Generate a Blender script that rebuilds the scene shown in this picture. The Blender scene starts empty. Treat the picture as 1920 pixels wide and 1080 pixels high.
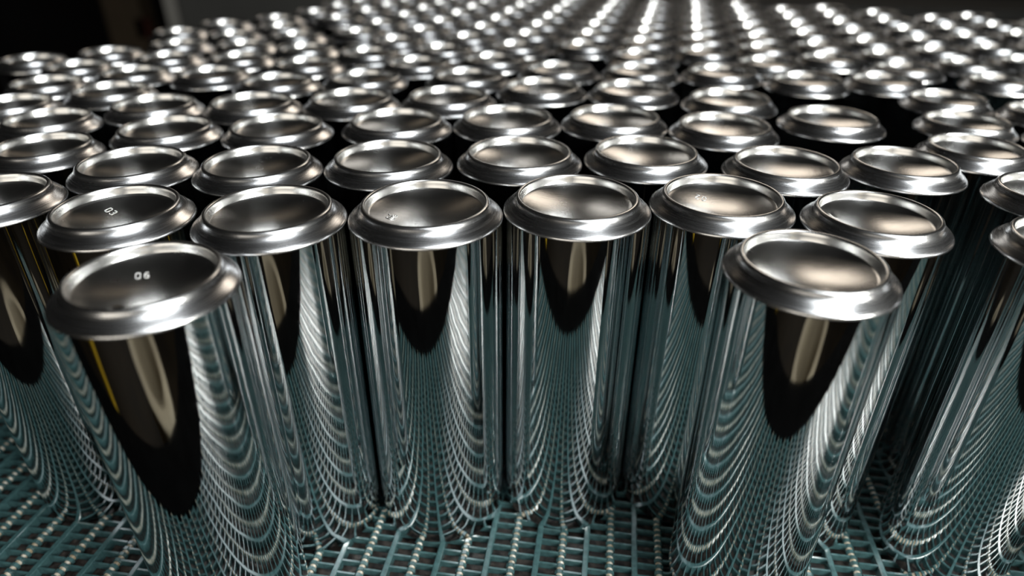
import bpy, bmesh, math, random
from mathutils import Matrix, Vector
S = bpy.context.scene
C = S.collection
R = 0.033                       # radius of a can in metres; the scene is laid out in can radii
CANH = 5.571 * R                # height of a can standing on its mouth
PI = math.pi

# ------------------------------------------------------------------ camera
cam = bpy.data.cameras.new('camera')
cam_o = bpy.data.objects.new('camera', cam)
C.objects.link(cam_o)
cam.sensor_width = 36.0
cam.lens = 1241.513 * 36.0 / 1920.0
cam.clip_start = 0.01
cam.clip_end = 60
cam_o.matrix_world = (Matrix.Translation((0, 0, CANH + 3.4612 * R))
                      @ Matrix.Rotation(PI / 2 - 0.52178, 4, 'X') @ Matrix.Rotation(0.007255, 4, 'Z'))
cam.dof.use_dof = True
cam.dof.focus_distance = 9.3 * R
cam.dof.aperture_fstop = 3.9
cam.dof.aperture_blades = 0
S.camera = cam_o

# ------------------------------------------------------------------ world, exposure
w = bpy.data.worlds.new('world')
S.world = w
w.use_nodes = True
w.node_tree.nodes['Background'].inputs[0].default_value = (0.55, 0.6, 0.65, 1)
w.node_tree.nodes['Background'].inputs[1].default_value = 0.004
S.view_settings.view_transform = 'Standard'
S.view_settings.look = 'None'
S.view_settings.gamma = 1.0
S.view_settings.use_curve_mapping = False
S.view_settings.exposure = 0.12
S.cycles.max_bounces = 16
S.cycles.glossy_bounces = 14
S.cycles.diffuse_bounces = 4
S.cycles.caustics_reflective = True
S.cycles.blur_glossy = 0.3
S.cycles.sample_clamp_indirect = 6.0

# ------------------------------------------------------------------ lamps of the hall, and added stand-in lights
def area(name, loc, aim, sx, sy, power, col):
    l = bpy.data.lights.new(name, 'AREA')
    l.shape = 'RECTANGLE'
    l.size, l.size_y, l.energy, l.color = sx, sy, power, col
    o = bpy.data.objects.new(name, l)
    C.objects.link(o)
    o.location = loc
    o.rotation_euler = (Vector(aim) - Vector(loc)).to_track_quat('-Z', 'Y').to_euler()
    return o

TOP = CANH
area('overhead_lamp', (0.80, -0.92, TOP + 1.70), (0.0, 0.05, TOP), 1.25, 1.35, 22, (0.93, 0.97, 1.0))
area('hall_lamp', (0.82, -0.50, TOP + 0.42), (0, 0.30, TOP - 0.1), 0.60, 0.20, 12.0, (1.0, 1.0, 0.95))
area('rear_hall_light', (-1.2, -3.5, TOP + 0.75), (0, 0.4, TOP + 0.3), 2.9, 1.5, 20, (1.0, 0.93, 0.82))  # glowing panel in place of the warm lit wall behind the camera
area('far_hall_lamp', (1.35, 3.6, TOP + 2.25), (0, 0.4, TOP), 1.1, 1.3, 9, (1.0, 0.87, 0.73))
area('far_tube_lamp', (-0.05, 3.6, TOP + 1.6), (0, 0.4, TOP), 0.22, 1.6, 1.9, (1.0, 0.96, 0.90))
area('far_side_lamp', (-1.5, 3.4, TOP + 2.4), (0, 0.4, TOP), 1.0, 0.5, 0.35, (1.0, 0.82, 0.62))
area('tub_fill_light', (0.6, -1.6, 0.35), (0.05, -1.1, -0.6), 0.3, 0.3, 0.4, (1.0, 0.82, 0.55))  # invented warm fill, brightens the tub so the cans mirror it

# ------------------------------------------------------------------ helpers
def mesh(name, verts, faces, smooth=True):
    m = bpy.data.meshes.new(name)
    m.from_pydata(verts, [], faces)
    m.validate()
    if smooth:
        m.polygons.foreach_set('use_smooth', [True] * len(m.polygons))
    m.update()
    return m

def obj(name, m, mat=None, parent=None):
    o = bpy.data.objects.new(name, m)
    C.objects.link(o)
    if mat is not None and not m.materials:
        m.materials.append(mat)
    if parent is not None:
        o.parent = parent
    return o

def empty(name, loc=(0, 0, 0), rz=0.0):
    o = bpy.data.objects.new(name, None)
    C.objects.link(o)
    o.location = loc
    o.rotation_euler = (0, 0, rz)
    o.empty_display_size = 0.02
    return o

def tag(o, label=None, cat=None, group=None, kind=None):
    if label: o['label'] = label
    if cat: o['category'] = cat
    if group: o['group'] = group
    if kind: o['kind'] = kind
    return o

class MB:
    """collects boxes and tubes into one mesh"""
    def __init__(s): s.v = []; s.f = []
    def add(s, v, f):
        n = len(s.v); s.v += v; s.f += [tuple(i + n for i in q) for q in f]
    def box(s, x0, x1, y0, y1, z0, z1, ch=0.0):
        if ch <= 0:
            v = [(x, y, z) for z in (z0, z1) for y in (y0, y1) for x in (x0, x1)]
            s.add(v, [(0, 2, 3, 1), (4, 5, 7, 6), (0, 1, 5, 4), (1, 3, 7, 5), (3, 2, 6, 7), (2, 0, 4, 6)])
        else:                                   # chamfered upper edges
            v = [(x, y, z0) for y in (y0, y1) for x in (x0, x1)]
            v += [(x, y, z1 - ch) for y in (y0, y1) for x in (x0, x1)]
            v += [(x, y, z1) for y in (y0 + ch, y1 - ch) for x in (x0 + ch, x1 - ch)]
            f = [(0, 2, 3, 1), (8, 9, 11, 10)]
            for a in (0, 4):
                f += [(a, a + 1, a + 5, a + 4), (a + 1, a + 3, a + 7, a + 5), (a + 3, a + 2, a + 6, a + 7), (a + 2, a, a + 4, a + 6)]
            s.add(v, f)
    def tube(s, a, b, r, n=8, r2=None):
        a, b = Vector(a), Vector(b); r2 = r if r2 is None else r2
        d = (b - a).normalized()
        u = d.orthogonal().normalized(); w_ = d.cross(u)
        v = []
        for p, q in ((a, r), (b, r2)):
            for i in range(n):
                t = 2 * PI * i / n
                v.append(tuple(p + u * math.cos(t) * q + w_ * math.sin(t) * q))
        f = [(i, (i + 1) % n, n + (i + 1) % n, n + i) for i in range(n)]
        f += [tuple(reversed(range(n))), tuple(range(n, 2 * n))]
        s.add(v, f)
    def mesh(s, name, smooth=False): return mesh(name, s.v, s.f, smooth)

def lathe(name, prof, n, dents=(), smooth=True, close_centre=False):
    """revolves a (radius, height) profile; dents = (angle, radius, width, depth) push the surface down"""
    v, f = [], []
    for (r, z) in prof:
        if r < 1e-9:
            v.append((0, 0, z)); continue
        for i in range(n):
            t = 2 * PI * i / n
            x, y, dz = r * math.cos(t), r * math.sin(t), 0.0
            for (da, dr, dw, dd) in dents:
                q = ((x - dr * math.cos(da)) ** 2 + (y - dr * math.sin(da)) ** 2) / (dw * dw)
                if q < 9: dz -= dd * math.exp(-q)
            v.append((x, y, z + dz))
    idx = 0
    starts = []
    for (r, z) in prof:
        starts.append(idx); idx += 1 if r < 1e-9 else n
    for k in range(len(prof) - 1):
        a, b = starts[k], starts[k + 1]
        if prof[k + 1][0] < 1e-9:
            f += [(a + i, b, a + (i + 1) % n) for i in range(n)]
        else:
            f += [(a + i, b + i, b + (i + 1) % n, a + (i + 1) % n) for i in range(n)]
    return mesh(name, v, f, smooth)

# ------------------------------------------------------------------ materials
def new_mat(name):
    m = bpy.data.materials.new(name); m.use_nodes = True
    return m, m.node_tree, m.node_tree.nodes['Principled BSDF']

def N(nt, typ, **kw):
    n = nt.nodes.new(typ)
    for k, v in kw.items():
        if k in n.inputs.keys() if hasattr(n.inputs, 'keys') else False:
            n.inputs[k].default_value = v
        else:
            setattr(n, k, v)
    return n

def metal(name, col, rough, kind):
    m, nt, b = new_mat(name)
    b.inputs['Base Color'].default_value = (*col, 1)
    b.inputs['Metallic'].default_value = 1.0
    b.inputs['Roughness'].default_value = rough
    tc = N(nt, 'ShaderNodeTexCoord')
    oi = N(nt, 'ShaderNodeObjectInfo')
    add = N(nt, 'ShaderNodeVectorMath'); add.operation = 'ADD'
    cm = N(nt, 'ShaderNodeCombineXYZ')
    mul = N(nt, 'ShaderNodeMath'); mul.operation = 'MULTIPLY'; mul.inputs[1].default_value = 7.0
    nt.links.new(oi.outputs['Random'], mul.inputs[0])
    if kind == 'body':
        # drawn wall: faint streaks that run up the can, and a slow waviness of the sheet
        nt.links.new(mul.outputs[0], cm.inputs[0]); nt.links.new(mul.outputs[0], cm.inputs[1])
        nt.links.new(tc.outputs['Object'], add.inputs[0]); nt.links.new(cm.outputs[0], add.inputs[1])
        mp = N(nt, 'ShaderNodeMapping'); mp.inputs['Scale'].default_value = (700, 700, 4)
        nt.links.new(add.outputs[0], mp.inputs[0])
        n1 = N(nt, 'ShaderNodeTexNoise'); n1.inputs['Scale'].default_value = 1.0; n1.inputs['Detail'].default_value = 2
        nt.links.new(mp.outputs[0], n1.inputs['Vector'])
        mp2 = N(nt, 'ShaderNodeMapping'); mp2.inputs['Scale'].default_value = (60, 60, 45)
        nt.links.new(add.outputs[0], mp2.inputs[0])
        n2 = N(nt, 'ShaderNodeTexNoise'); n2.inputs['Scale'].default_value = 1.0; n2.inputs['Detail'].default_value = 1
        nt.links.new(mp2.outputs[0], n2.inputs['Vector'])
        b1 = N(nt, 'ShaderNodeBump'); b1.inputs['Strength'].default_value = 0.35; b1.inputs['Distance'].default_value = 0.00002
        b2 = N(nt, 'ShaderNodeBump'); b2.inputs['Strength'].default_value = 0.5; b2.inputs['Distance'].default_value = 0.00016
        nt.links.new(n1.outputs['Fac'], b1.inputs['Height'])
        nt.links.new(n2.outputs['Fac'], b2.inputs['Height'])
        nt.links.new(b1.outputs[0], b2.inputs['Normal'])
        nt.links.new(b2.outputs[0], b.inputs['Normal'])
    elif kind == 'shoulder':
        # turned marks that run round the can, broken by a finer scuffing
        sep = N(nt, 'ShaderNodeSeparateXYZ'); nt.links.new(tc.outputs['Object'], sep.inputs[0])
        le = N(nt, 'ShaderNodeVectorMath'); le.operation = 'LENGTH'
        cx = N(nt, 'ShaderNodeCombineXYZ'); nt.links.new(sep.outputs[0], cx.inputs[0]); nt.links.new(sep.outputs[1], cx.inputs[1])
        nt.links.new(cx.outputs[0], le.inputs[0])
        at = N(nt, 'ShaderNodeMath'); at.operation = 'ARCTAN2'
        nt.links.new(sep.outputs[1], at.inputs[0]); nt.links.new(sep.outputs[0], at.inputs[1])
        c2 = N(nt, 'ShaderNodeCombineXYZ')
        r1 = N(nt, 'ShaderNodeMath'); r1.operation = 'MULTIPLY'; r1.inputs[1].default_value = 2600
        nt.links.new(le.outputs['Value'], r1.inputs[0])
        a1 = N(nt, 'ShaderNodeMath'); a1.operation = 'MULTIPLY'; a1.inputs[1].default_value = 1.6
        nt.links.new(at.outputs[0], a1.inputs[0])
        nt.links.new(r1.outputs[0], c2.inputs[0]); nt.links.new(a1.outputs[0], c2.inputs[1]); nt.links.new(mul.outputs[0], c2.inputs[2])
        n1 = N(nt, 'ShaderNodeTexNoise'); n1.inputs['Scale'].default_value = 1.0; n1.inputs['Detail'].default_value = 3
        nt.links.new(c2.outputs[0], n1.inputs['Vector'])
        b1 = N(nt, 'ShaderNodeBump'); b1.inputs['Strength'].default_value = 0.3; b1.inputs['Distance'].default_value = 0.00005
        nt.links.new(n1.outputs['Fac'], b1.inputs['Height'])
        nt.links.new(b1.outputs[0], b.inputs['Normal'])
        mr = N(nt, 'ShaderNodeMapRange'); mr.inputs['To Min'].default_value = rough - 0.07; mr.inputs['To Max'].default_value = rough + 0.09
        nt.links.new(n1.outputs['Fac'], mr.inputs['Value']); nt.links.new(mr.outputs[0], b.inputs['Roughness'])
    else:
        # dome: straight rolling grain of the sheet
        mp = N(nt, 'ShaderNodeMapping'); mp.inputs['Scale'].default_value = (150, 2600, 150)
        nt.links.new(mul.outputs[0], cm.inputs[0]); nt.links.new(tc.outputs['Object'], add.inputs[0]); nt.links.new(cm.outputs[0], add.inputs[1])
        nt.links.new(add.outputs[0], mp.inputs[0])
        n1 = N(nt, 'ShaderNodeTexNoise'); n1.inputs['Scale'].default_value = 1.0; n1.inputs['Detail'].default_value = 3
        nt.links.new(mp.outputs[0], n1.inputs['Vector'])
        b1 = N(nt, 'ShaderNodeBump'); b1.inputs['Strength'].default_value = 0.5; b1.inputs['Distance'].default_value = 0.00006
        nt.links.new(n1.outputs['Fac'], b1.inputs['Height'])
        nt.links.new(b1.outputs[0], b.inputs['Normal'])
        n2 = N(nt, 'ShaderNodeTexNoise'); n2.inputs['Scale'].default_value = 90; n2.inputs['Detail'].default_value = 4
        nt.links.new(add.outputs[0], n2.inputs['Vector'])
        mr = N(nt, 'ShaderNodeMapRange'); mr.inputs['To Min'].default_value = rough - 0.06; mr.inputs['To Max'].default_value = rough + 0.08
        nt.links.new(n2.outputs['Fac'], mr.inputs['Value']); nt.links.new(mr.outputs[0], b.inputs['Roughness'])
    return m

M_BODY = metal('drawn_aluminium', (0.80, 0.82, 0.83), 0.045, 'body')
M_SHOULDER = metal('turned_aluminium', (0.88, 0.88, 0.88), 0.25, 'shoulder')
M_DOME = metal('rolled_aluminium', (0.66, 0.65, 0.63), 0.24, 'dome')
M_RING = metal('ironed_aluminium', (0.88, 0.88, 0.87), 0.27, 'body')
M_STAMP = metal('stamped_aluminium', (0.97, 0.97, 0.96), 0.4, 'body')

def plain(name, col, rough, spec=0.5, metallic=0.0, noise=0.0, scale=60.0, col2=None, bump=0.0):
    m, nt, b = new_mat(name)
    b.inputs['Base Color'].default_value = (*col, 1)
    b.inputs['Roughness'].default_value = rough
    b.inputs['Metallic'].default_value = metallic
    b.inputs['Specular IOR Level'].default_value = spec
    if noise > 0 or col2:
        tc = N(nt, 'ShaderNodeTexCoord')
        n1 = N(nt, 'ShaderNodeTexNoise'); n1.inputs['Scale'].default_value = scale; n1.inputs['Detail'].default_value = 5
        nt.links.new(tc.outputs['Object'], n1.inputs['Vector'])
        cr = N(nt, 'ShaderNodeValToRGB')
        c2 = col2 or tuple(c * (1 - noise) for c in col)
        cr.color_ramp.elements[0].position = 0.35; cr.color_ramp.elements[0].color = (*c2, 1)
        cr.color_ramp.elements[1].position = 0.68; cr.color_ramp.elements[1].color = (*col, 1)
        nt.links.new(n1.outputs['Fac'], cr.inputs[0]); nt.links.new(cr.outputs[0], b.inputs['Base Color'])
        if bump:
            bp = N(nt, 'ShaderNodeBump'); bp.inputs['Strength'].default_value = 0.6; bp.inputs['Distance'].default_value = bump
            nt.links.new(n1.outputs['Fac'], bp.inputs['Height']); nt.links.new(bp.outputs[0], b.inputs['Normal'])
    return m

M_BELT = plain('teal_belt_plastic', (0.068, 0.150, 0.154), 0.22, 0.9, 0, 0.25, 300, (0.042, 0.096, 0.100), 0.00006)
M_ROD = plain('cream_rod_plastic', (0.70, 0.66, 0.56), 0.25, 0.6, 0, 0.4, 220, (0.28, 0.22, 0.13))
M_DECK = plain('stained_deck_steel', (0.095, 0.075, 0.062), 0.5, 0.4, 0.0, 0.5, 260, (0.012, 0.010, 0.010), 0.0003)
M_RAIL = plain('black_rail_plastic', (0.003, 0.003, 0.003), 0.8, 0.0, 0, 0.3, 30)
M_FLOOR = plain('hall_floor_concrete', (0.022, 0.016, 0.009), 0.6, 0.1, 0, 0.4, 3.0, (0.012, 0.009, 0.006))
M_TUB = plain('beige_tub_paint', (0.42, 0.36, 0.25), 0.6, 0.3, 0, 0.3, 4.0, (0.3, 0.25, 0.17))  # beige of the added tub
M_WALL = plain('dark_wall_paint', (0.018, 0.017, 0.018), 0.7, 0.2, 0, 0.3, 2)
M_PANEL = plain('grey_panel_paint', (0.10, 0.10, 0.095), 0.6, 0.2, 0, 0.2, 3)
M_POST = plain('grey_post_steel', (0.36, 0.35, 0.32), 0.5, 0.4, 0, 0.2, 6)
M_BROWN = plain('brown_post_paint', (0.05, 0.035, 0.02), 0.6, 0.3, 0, 0.3, 6)
M_BEAM = plain('pale_beam_paint', (0.10, 0.10, 0.095), 0.6, 0.3, 0, 0.2, 6)
M_RED = plain('dull_red_paint', (0.05, 0.012, 0.006), 0.6, 0.3, 0, 0.3, 6)
M_YELLOW = plain('yellow_post_paint', (0.75, 0.48, 0.03), 0.4, 0.4, 0, 0.2, 6)

# ------------------------------------------------------------------ the hall
def slab(name, x0, x1, y0, y1, z0, z1, mat, kind='structure'):
    b = MB(); b.box(x0, x1, y0, y1, z0, z1)
    return tag(obj(name, b.mesh(name), mat), kind=kind)

FZ = -0.95
slab('floor', -5.0, 5.0, -4.0, 6.0, FZ - 0.1, FZ, M_FLOOR)
slab('ceiling', -5.0, 5.0, -4.0, 6.0, 3.4, 3.5, M_WALL)
slab('wall_back', -5.0, 5.0, 6.0, 6.1, FZ, 3.4, M_WALL)
slab('wall_front', -5.0, 5.0, -4.1, -4.0, FZ, 3.4, M_WALL)
slab('wall_left', -5.1, -5.0, -4.0, 6.0, FZ, 3.4, M_WALL)
slab('wall_right', 5.0, 5.1, -4.0, 6.0, FZ, 3.4, M_WALL)

# ------------------------------------------------------------------ the belt
BA = math.radians(8.5)                      # the belt's rows run 8.5 degrees off the camera's axis
PITCH = 0.776 * R
RIB = 0.222 * R
belt = empty('conveyor_belt', (0.373 * R, 6.71 * R, 0.0), -BA)
tag(belt, 'teal plastic open-grid modular belt with cream hinge rods beneath the cans', 'conveyor belt')
Y0, Y1 = -5.0 * R, 33.0 * R                # from the front edge to the far edge, along the rows

def link_mesh():
    b = MB()
    n = int((Y1 - Y0) / RIB)
    b.box(-0.046 * R, 0.046 * R, Y0, Y1, -0.18 * R, 0.0, 0.012 * R)
    for s, off in ((-1, 0.0), (1, 0.5)):
        for i in range(n):
            y = Y0 + (i + off + 0.25) * RIB
            t = 0.0165 * R
            x0, x1 = (0.046 * R, 0.335 * R) if s > 0 else (-0.335 * R, -0.046 * R)
            b.box(x0, x1, y - t, y + t, -0.12 * R, -0.006 * R)
            xc = s * 0.388 * R                # knuckle that wraps the rod
            rr, hw, m = 0.078 * R, 0.029 * R, 8
            v = []
            for yy in (y - hw, y + hw):
                for k in range(m):
                    a = 2 * PI * k / m + PI / 8
                    v.append((xc + rr * math.cos(a), yy, -0.075 * R + rr * math.sin(a)))
            f = [(k, m + k, m + (k + 1) % m, (k + 1) % m) for k in range(m)] + [tuple(range(m)), tuple(reversed(range(m, 2 * m)))]
            b.add(v, f)
    return b.mesh('belt_link')

LINK = link_mesh(); LINK.materials.append(M_BELT)
rb = MB(); rb.tube((0.388 * R, Y0 - 0.02 * R, -0.072 * R), (0.388 * R, Y1 + 0.02 * R, -0.068 * R), 0.052 * R, 10)
ROD = rb.mesh('hinge_rod', True); ROD.materials.append(M_ROD)
for k in range(-20, 33):
    l = obj('belt_link', LINK, None, belt)
    l.location = (k * PITCH, 0, 0)
    h = obj('hinge_rod', ROD, None, l)

# conveyor frame under and around the belt
fr = empty('deck_frame', (0.373 * R, 6.71 * R, 0.0), -BA)
tag(fr, 'dark stained conveyor frame seen through the gaps of the teal belt', 'conveyor frame')
XL, XR = -20.6 * PITCH, 32.6 * PITCH
def frame_part(name, x0, x1, y0, y1, z0, z1, mat, ch=0.0):
    b = MB(); b.box(x0, x1, y0, y1, z0, z1, ch)
    return obj(name, b.mesh(name), mat, fr)
frame_part('deck_plate', XL, XR, Y0, Y1, -0.40 * R, -0.20 * R, M_DECK)
frame_part('side_rail', XL, XR, Y0 - 2.2 * R, Y0 - 0.04 * R, -2.2 * R, -0.05 * R, M_RAIL, 0.1 * R)
frame_part('side_rail', XL, XR, Y1 + 0.04 * R, Y1 + 2.2 * R, -2.2 * R, -0.05 * R, M_RAIL, 0.1 * R)
for x in (XL + 2 * R, 0, XR - 2 * R):
    for y in (Y0 - 1.2 * R, Y1 + 1.2 * R):
        frame_part('leg', x - 0.8 * R, x + 0.8 * R, y - 0.8 * R, y + 0.8 * R, FZ, -2.2 * R, M_RAIL)

# ------------------------------------------------------------------ the cans
Z = CANH / R
def zz(p): return [(r * R, (Z + z) * R) for r, z in p]
P_BODY = zz([(1.0, -0.232), (1.0, -0.6), (1.0, -2.0), (1.0, -3.5), (1.0, -Z + 0.3), (1.0, -Z + 0.02), (0.992, -Z), (0.975, -Z), (0.972, -Z + 0.03), (0.972, -Z + 0.4)])
P_SHO = zz([(1.0, -0.232), (0.9990, -0.220), (0.9955, -0.208), (0.988, -0.196), (0.975, -0.183), (0.955, -0.166), (0.930, -0.146), (0.905, -0.126), (0.884, -0.108),
            (0.866, -0.090), (0.852, -0.072), (0.842, -0.054), (0.834, -0.036), (0.826, -0.020), (0.815, -0.008), (0.802, -0.001), (0.789, 0.0), (0.778, -0.003), (0.770, -0.011),
            (0.764, -0.026), (0.757, -0.062), (0.750, -0.104), (0.743, -0.122)])
def dome_profile(n):
    p = [(0.743, -0.122), (0.727, -0.124)]
    a0 = 0.727; d = 0.15; rc = (a0 * a0 + d * d) / (2 * d)
    for k in range(1, n):
        r = a0 * (1 - k / n)
        p.append((r, -0.124 - d + rc - math.sqrt(rc * rc - r * r)))
    p.append((0.0, -0.124 - d))
    return zz(p)
def dome_z(r):
    a0 = 0.727; d = 0.15; rc = (a0 * a0 + d * d) / (2 * d)
    return (Z - 0.124 - d + rc - math.sqrt(rc * rc - r * r)) * R

B_NEAR = lathe('body', P_BODY, 128); S_NEAR = lathe('shoulder', P_SHO, 128); D_NEAR = lathe('dome', dome_profile(16), 96)
B_FAR = lathe('body', P_BODY, 64); S_FAR = lathe('shoulder', P_SHO[::2] if len(P_SHO) % 2 else P_SHO, 64); D_FAR = lathe('dome', dome_profile(8), 48)
for m_ in (B_NEAR, B_FAR): m_.materials.append(M_BODY)
def finish_shoulder(m):
    # the standing ring and the wall inside it are ironed smooth; the slope outside keeps its turning marks
    m.materials.append(M_SHOULDER); m.materials.append(M_RING)
    for p in m.polygons:
        c = sum((m.vertices[v].co for v in p.vertices), Vector()) / len(p.vertices)
        if math.hypot(c.x, c.y) < 0.826 * R: p.material_index = 1
for m_ in (S_NEAR, S_FAR): finish_shoulder(m_)
for m_ in (D_NEAR, D_FAR): m_.materials.append(M_DOME)

STROKES = {'0': [[(0.1, 0.15), (0.1, 0.85), (0.2, 1), (0.5, 1), (0.6, 0.85), (0.6, 0.15), (0.5, 0), (0.2, 0), (0.1, 0.15)]],
           '6': [[(0.55, 0.95), (0.3, 1), (0.12, 0.7), (0.1, 0.2), (0.2, 0), (0.5, 0), (0.6, 0.15), (0.6, 0.4), (0.5, 0.52), (0.2, 0.52), (0.1, 0.4)]],
           '8': [[(0.35, 0.52), (0.15, 0.65), (0.15, 0.88), (0.25, 1), (0.45, 1), (0.56, 0.88), (0.56, 0.65), (0.35, 0.52), (0.1, 0.36), (0.1, 0.12), (0.2, 0), (0.5, 0), (0.6, 0.12), (0.6, 0.36), (0.35, 0.52)]],
           '3': [[(0.1, 0.88), (0.22, 1), (0.48, 1), (0.58, 0.88), (0.58, 0.65), (0.45, 0.53), (0.3, 0.53)], [(0.45, 0.53), (0.6, 0.4), (0.6, 0.12), (0.5, 0), (0.2, 0), (0.08, 0.12)]],
           '2': [[(0.1, 0.82), (0.2, 1), (0.5, 1), (0.6, 0.85), (0.6, 0.62), (0.1, 0.0), (0.62, 0.0)]]}
def stamp_mesh(txt, cx, cy, size, rot):
    """raised outline figures following the dome; cx, cy in can radii, rot the reading direction"""
    b = MB(); h = size * R; ca, sa = math.cos(rot), math.sin(rot)
    w_ = len(txt) * 0.95 * h
    for i, chh in enumerate(txt):
        for st in STROKES[chh]:
            pts = []
            for (px, py) in st:
                x = px * h + i * 0.95 * h - w_ / 2; y = py * h - h / 2
                X = cx * R + x * ca - y * sa; Y = cy * R + x * sa + y * ca
                pts.append((X, Y, dome_z(math.hypot(X, Y) / R) + 0.003 * R))
            for p, q in zip(pts, pts[1:]): b.tube(p, q, 0.0058 * R, 8)
    return b.mesh('stamped_number', True)

CANS = [[-4.015,6.312,0.975],[-5.28,8.162,0.955],[-3.246,8.15,1.006],[-1.185,8.375,1.056],[0.903,8.636,1.036],[2.954,8.728,1.005],[4.858,8.147,0.943],[3.449,6.767,0.978],[-5.972,9.946,0.945],[-4.025,10.001,0.991],[-2.011,10.308,1.034],[0.108,10.561,1.035],[2.209,10.662,1.019],[4.352,10.142,0.972],[6.266,10.21,0.932],[-4.326,11.975,0.993],[-2.194,12.379,1.033],[-0.115,12.634,1.038],[1.962,12.757,1.031],[3.948,12.24,1.004],[6.193,12.812,0.99],[-6.303,11.824,0.949],[-7.29,13.459,0.942],[-8.765,12.353,0.889],[-7.857,10.739,0.887],[7.911,11.027,0.893],[8.704,12.638,0.891],[9.327,14.4,0.897],[0.645,15.198,1.02],[2.686,15.045,1.011],[4.607,14.245,0.992],[-1.375,14.277,1.02],[-3.406,14.034,1.006],[-5.368,13.664,0.979],[-5.473,15.633,0.981],[-7.325,8.63,0.93],[7.878,8.999,0.93],[7.004,7.343,0.93],[10.3,11.706,0.93],[-8.777,14.611,0.927],[-10.182,13.467,0.873],[-9.177,16.434,0.928],[-10.545,15.229,0.884],[-11.042,18.883,0.913],[-10.906,17.063,0.9],[-12.51,17.844,0.873],[-7.275,16.39,0.962],[-3.521,16.052,1.003],[-1.083,16.304,1.016],[1.146,17.183,1.015],[3.179,17.079,1.008],[5.189,16.967,0.992],[6.966,16.113,0.968],[8.883,16.193,0.938],[-9.199,18.312,0.937],[-9.725,20.207,0.942],[-8.756,21.871,0.955],[-7.763,23.552,0.966],[-7.805,20.188,0.966],[-5.912,19.696,0.978],[-5.33,17.613,0.985],[-7.292,18.322,0.958],[-6.793,21.858,0.974],[10.806,13.433,0.858],[11.676,16.252,0.862],[13.386,16.709,0.85],[10.107,17.599,0.914],[12.059,18.225,0.878],[13.897,18.601,0.85],[6.756,18.173,0.974],[8.647,18.821,0.948],[10.533,19.431,0.919],[12.326,20.049,0.89],[14.27,20.589,0.856],[16.312,21.349,0.85],[-2.481,17.792,1.011],[-0.523,18.361,1.016],[3.565,19.065,1.003],[5.474,19.675,0.989],[7.356,20.257,0.97],[9.216,20.771,0.948],[10.982,21.428,0.924],[12.95,21.931,0.894],[14.817,22.629,0.867],[16.779,23.087,0.85],[-4.002,19.137,1.0],[-2.0,19.767,1.01],[0.096,20.304,1.011],[2.119,20.48,1.008],[4.047,21.075,0.998],[5.945,21.691,0.985],[7.858,22.14,0.967],[9.652,22.846,0.948],[11.481,23.333,0.926],[13.473,23.926,0.9],[15.278,24.491,0.875],[17.176,25.021,0.85],[19.184,25.667,0.85],[-3.527,21.094,1.001],[-1.38,21.699,1.007],[0.561,22.282,1.008],[2.577,22.45,1.003],[4.493,23.055,0.995],[6.385,23.668,0.982],[8.275,24.196,0.968],[10.131,24.719,0.949],[11.899,25.39,0.931],[13.792,25.973,0.907],[15.782,26.491,0.882],[17.53,27.159,0.86],[-4.931,22.525,0.992],[-2.914,23.014,1.001],[-0.938,23.674,1.005],[0.996,24.258,1.004],[3.005,24.418,0.999],[4.919,25.006,0.991],[6.812,25.595,0.979],[8.686,26.159,0.966],[10.535,26.704,0.95],[12.341,27.352,0.931],[14.281,27.92,0.911],[-10.621,22.302,0.938],[-4.588,24.492,0.992],[-2.476,24.98,1.0],[-0.475,25.64,1.002],[1.454,26.223,1.001],[3.456,26.373,0.995],[5.364,26.958,0.988],[7.261,27.514,0.977],[9.123,28.1,0.964],[10.956,28.686,0.949],[12.784,29.192,0.932],[-9.841,24.037,0.952],[-8.447,25.376,0.97],[-6.265,25.559,0.984],[-3.926,26.377,0.993],[-2.005,26.948,0.999],[-0.018,27.601,1.0],[1.906,28.182,0.998],[3.903,28.323,0.992],[5.803,28.91,0.985],[7.703,29.437,0.975],[9.538,30.098,0.963],[-7.505,27.091,0.975],[-5.574,27.496,0.987],[-3.464,28.323,0.993],[-1.547,28.903,0.997],[0.436,29.558,0.997],[2.355,30.135,0.994],[4.346,30.267,0.989],[6.234,30.877,0.982],[8.12,31.434,0.973],[-7.034,28.998,0.978],[-5.108,29.447,0.987],[-3.01,30.269,0.993],[-1.093,30.855,0.995],[0.892,31.51,0.995],[2.807,32.081,0.992],[4.792,32.236,0.987],[-6.585,30.917,0.98],[-4.662,31.383,0.987],[-2.559,32.214,0.992],[-0.635,32.802,0.993],[1.354,33.455,0.993],[3.293,34.014,0.989],[-6.138,32.839,0.982],[-4.216,33.319,0.988],[-2.102,34.156,0.991],[9.9,6.2,1.0],[10.93,7.99,1.0],[11.96,6.2,1.0],[12.99,7.99,1.0],[11.96,9.78,1.0],[12.99,11.57,1.0],[14.02,6.2,1.0],[15.05,7.99,1.0],[14.02,9.78,1.0],[15.05,11.57,1.0],[14.02,13.36,1.0]]
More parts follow.
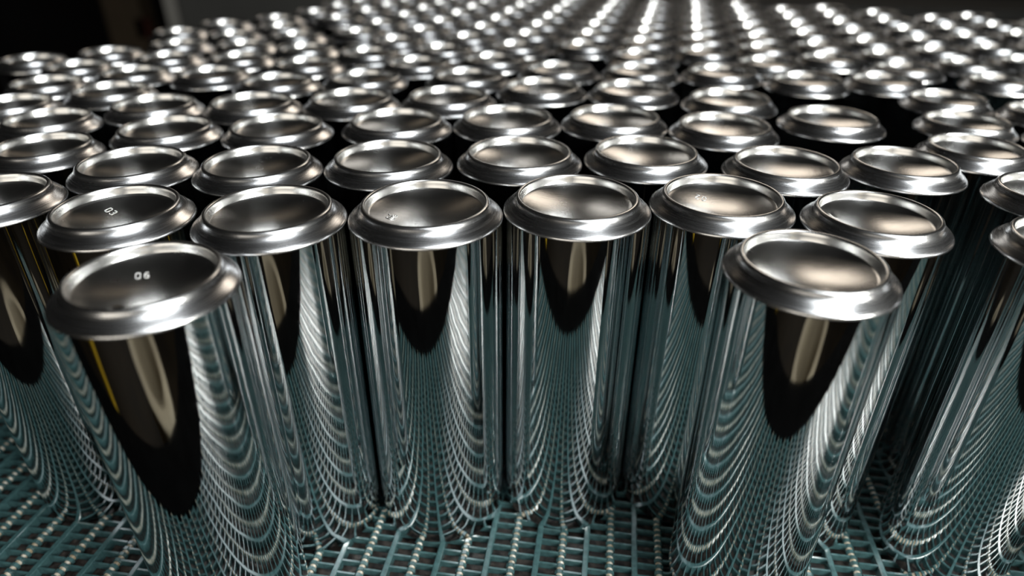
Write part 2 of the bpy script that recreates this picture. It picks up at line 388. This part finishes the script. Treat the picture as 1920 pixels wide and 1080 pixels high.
TAGS = ["A", "B", "C", "D", "E", "F", "G", "H", "I1", "I2", "I3", "I4", "I5", "I6", "I7", "J", "K", "L", "M", "N", "O", "j", "h", "i", "m", "P3", "P4", "P5", "q1", "q2", "q3", "q4", "q5", "q6", "q7", "n", "P1", "P2", "P7", "f", "g", "e", "d", "c", "b", "a", "s1", "s2", "s3", "s4", "s5", "s6", "s7", "s8", "t1", "t2", "t3", "t4", "t5", "t6", "t7", "t8", "t9", "p6", "", "", "", "", "", "", "", "", "", "", "", "", "", "", "", "", "", "", "", "", "", "", "", "", "", "", "", "", "", "", "", "", "", "", "", "", "", "", "", "", "", "", "", "", "", "", "", "", "", "", "", "", "", "", "", "", "", "", "", "", "", "", "", "", "", "", "", "", "", "", "", "", "", "", "", "", "", "", "", "", "", "", "", "", "", "", "", "", "", "", "", "", "", "", "", "", "", "", "", "", "", "", "", "", "out", "out", "out", "out", "out", "out", "out", "out", "out", "out", "out"]
HERO = {   # tag: (label, stamp, dents on the dome, dents on the shoulder)
 'A': ('large front-left silver can stamped 06, two dents in its dome, standing before the row', ('06', -0.22, 0.34, 0.095, 0.35), [(-1.95, 0.42, 0.05, 0.022), (-1.45, 0.40, 0.05, 0.022)], []),
 'H': ('large front-right silver can with scuffed dome, standing before the row', None, [(-1.75, 0.45, 0.10, 0.010), (-1.4, 0.40, 0.08, 0.008)], []),
 'B': ('silver can with a creased left shoulder behind the front-left can', ('03', -0.28, 0.30, 0.10, -0.5), [], [(2.9, 0.90, 0.06, 0.05)]),
 'C': ('silver can with a scratched dome between the creased can and the sideways 06 can', None, [(-0.35, 0.5, 0.03, 0.006)], []),
 'D': ('silver can with 06 stamped sideways at the left of its dome', ('06', -0.44, -0.04, 0.11, 1.45), [(-1.70, 0.45, 0.06, 0.008), (-1.45, 0.36, 0.07, 0.007)], []),
 'E': ('centre silver can with a blotchy unmarked dome, right of the sideways 06 can', None, [], []),
 'F': ('silver can stamped 02, left behind the large front-right can', ('02', -0.20, 0.38, 0.10, 2.75), [], []),
 'G': ('silver can with streaked dome, right behind the large front-right can', None, [(2.6, 0.55, 0.05, 0.008)], []),
}
ORD = ['first', 'second', 'third', 'fourth', 'fifth', 'sixth', 'seventh', 'eighth', 'ninth', 'tenth', 'eleventh', 'twelfth', 'thirteenth', 'fourteenth', 'fifteenth',
       'sixteenth', 'seventeenth', 'eighteenth', 'nineteenth', 'twentieth', 'twenty-first', 'twenty-second', 'twenty-third', 'twenty-fourth', 'twenty-fifth', 'twenty-sixth']
EDGES = [7.35, 9.5, 11.45, 13.15, 15.0, 16.8, 18.5, 20.2, 21.9, 23.6, 25.3, 27.0, 28.8, 30.6, 40.0]
rows = {}
for i, (x, y, s) in enumerate(CANS):
    rows.setdefault(next(k for k, e in enumerate(EDGES) if y < e), []).append(i)
rng = random.Random(7)
for k, idx in sorted(rows.items()):
    idx.sort(key=lambda i: CANS[i][0] / CANS[i][1])          # left to right as seen
    for j, i in enumerate(idx):
        x, y, s = CANS[i]; tg = TAGS[i]
        near = y < 15.5
        t = empty('aluminium_can', (x * R, y * R, 0.0), 0.0 if tg in HERO else rng.uniform(0, 2 * PI))
        t.scale = (s, s, 1.0)
        dm, sm, bm = (D_NEAR, S_NEAR, B_NEAR) if near else (D_FAR, S_FAR, B_FAR)
        if tg in HERO:
            lab, st, dd, sd = HERO[tg]
            if dd:
                dm = lathe('dome', dome_profile(44), 220, [(a, r * R, w_ * R, q * R) for a, r, w_, q in dd]); dm.materials.append(M_DOME)
            if sd:
                sm = lathe('shoulder', P_SHO, 160, [(a, r * R, w_ * R, q * R) for a, r, w_, q in sd]); finish_shoulder(sm)
        else:
            st = None
            if k <= 3:
                lab = 'upturned silver can, %s from the left in the %s row from the front' % (ORD[j], ORD[k])
            elif k <= 6:
                lab = 'slightly blurred upturned silver can, %s from the left in the %s row back' % (ORD[j], ORD[k])
            else:
                lab = 'far blurred upturned silver can, %s from the left in the %s row back' % (ORD[j], ORD[k])
        if tg == 'out': lab = 'upturned can off the picture\'s right edge, %s from left in the %s row' % (ORD[j], ORD[k])
        tag(t, lab, 'can', 'upturned silver cans standing on the belt')
        obj('body', bm, None, t); obj('shoulder', sm, None, t)
        d = obj('dome', dm, None, t)
        if st:
            so = obj('stamped_number', stamp_mesh(*st), M_STAMP, d)
            so['label'] = 'raised figures %s' % st[0]

# ------------------------------------------------------------------ things behind the belt, and added props for the cans to mirror
def thing(name, label, cat, parts):
    t = empty(name, parts[0][1][:3])
    ox, oy, oz = t.location
    tag(t, label, cat)
    for pn, (cx, cy, cz, hx, hy, z0, z1), mat in parts:
        b = MB(); b.box(cx - hx - ox, cx + hx - ox, cy - hy - oy, cy + hy - oy, z0 - oz, z1 - oz, 0.0)
        obj(pn, b.mesh(pn), mat, t)
    return t
thing('machine_cabinet', 'dark grey machine cabinet with a pale corner post behind the far left cans', 'cabinet', [
    ('side_panel', (-0.97, 3.0, FZ, 0.30, 0.3, FZ, 1.6), M_PANEL),
    ('corner_post', (-1.31, 2.75, FZ, 0.024, 0.03, FZ, 1.6), M_POST)])
thing('brown_column', 'very dark brown column left of the pale corner post', 'column', [
    ('shaft', (-1.49, 2.75, FZ, 0.07, 0.05, FZ, 1.8), M_BROWN),
    ('red_marker', (-1.43, 2.72, FZ, 0.022, 0.02, -0.15, -0.08), M_RED)])
t = thing('side_table', 'pale grey table top beyond the far right edge of the cans', 'table', [
    ('table_top', (2.2, 3.1, -0.05, 1.6, 0.28, -0.09, -0.05), M_BEAM),
    ('leg', (0.75, 2.9, FZ, 0.03, 0.03, FZ, -0.09), M_RAIL), ('leg', (3.6, 2.9, FZ, 0.03, 0.03, FZ, -0.09), M_RAIL),
    ('leg', (0.75, 3.3, FZ, 0.03, 0.03, FZ, -0.09), M_RAIL), ('leg', (3.6, 3.3, FZ, 0.03, 0.03, FZ, -0.09), M_RAIL)])
t.rotation_euler = (0, 0, -0.18)
thing('yellow_reflection_post', 'added unseen yellow post that puts yellow streaks in the cans', 'post', [  # guessed post out of view, added for yellow streaks in the cans
    ('post', (-1.0, -0.55, FZ, 0.035, 0.035, FZ, -0.25), M_YELLOW)])
tub = empty('reflection_tub', (0.05, -1.1, FZ))  # unseen prop, shaped so the front cans mirror a beige ring
tag(tub, 'added unseen beige round tub, made up for the reflections in the front cans', 'tub')
obj('wall', lathe('wall', [(0.27, 0.0), (0.33, 0.33), (0.34, 0.35), (0.33, 0.36), (0.24, 0.36), (0.23, 0.35), (0.20, 0.03)], 64), M_TUB, tub)
obj('base', lathe('base', [(0.20, 0.03), (0.10, 0.032), (0.0, 0.034)], 48), M_RAIL, tub)
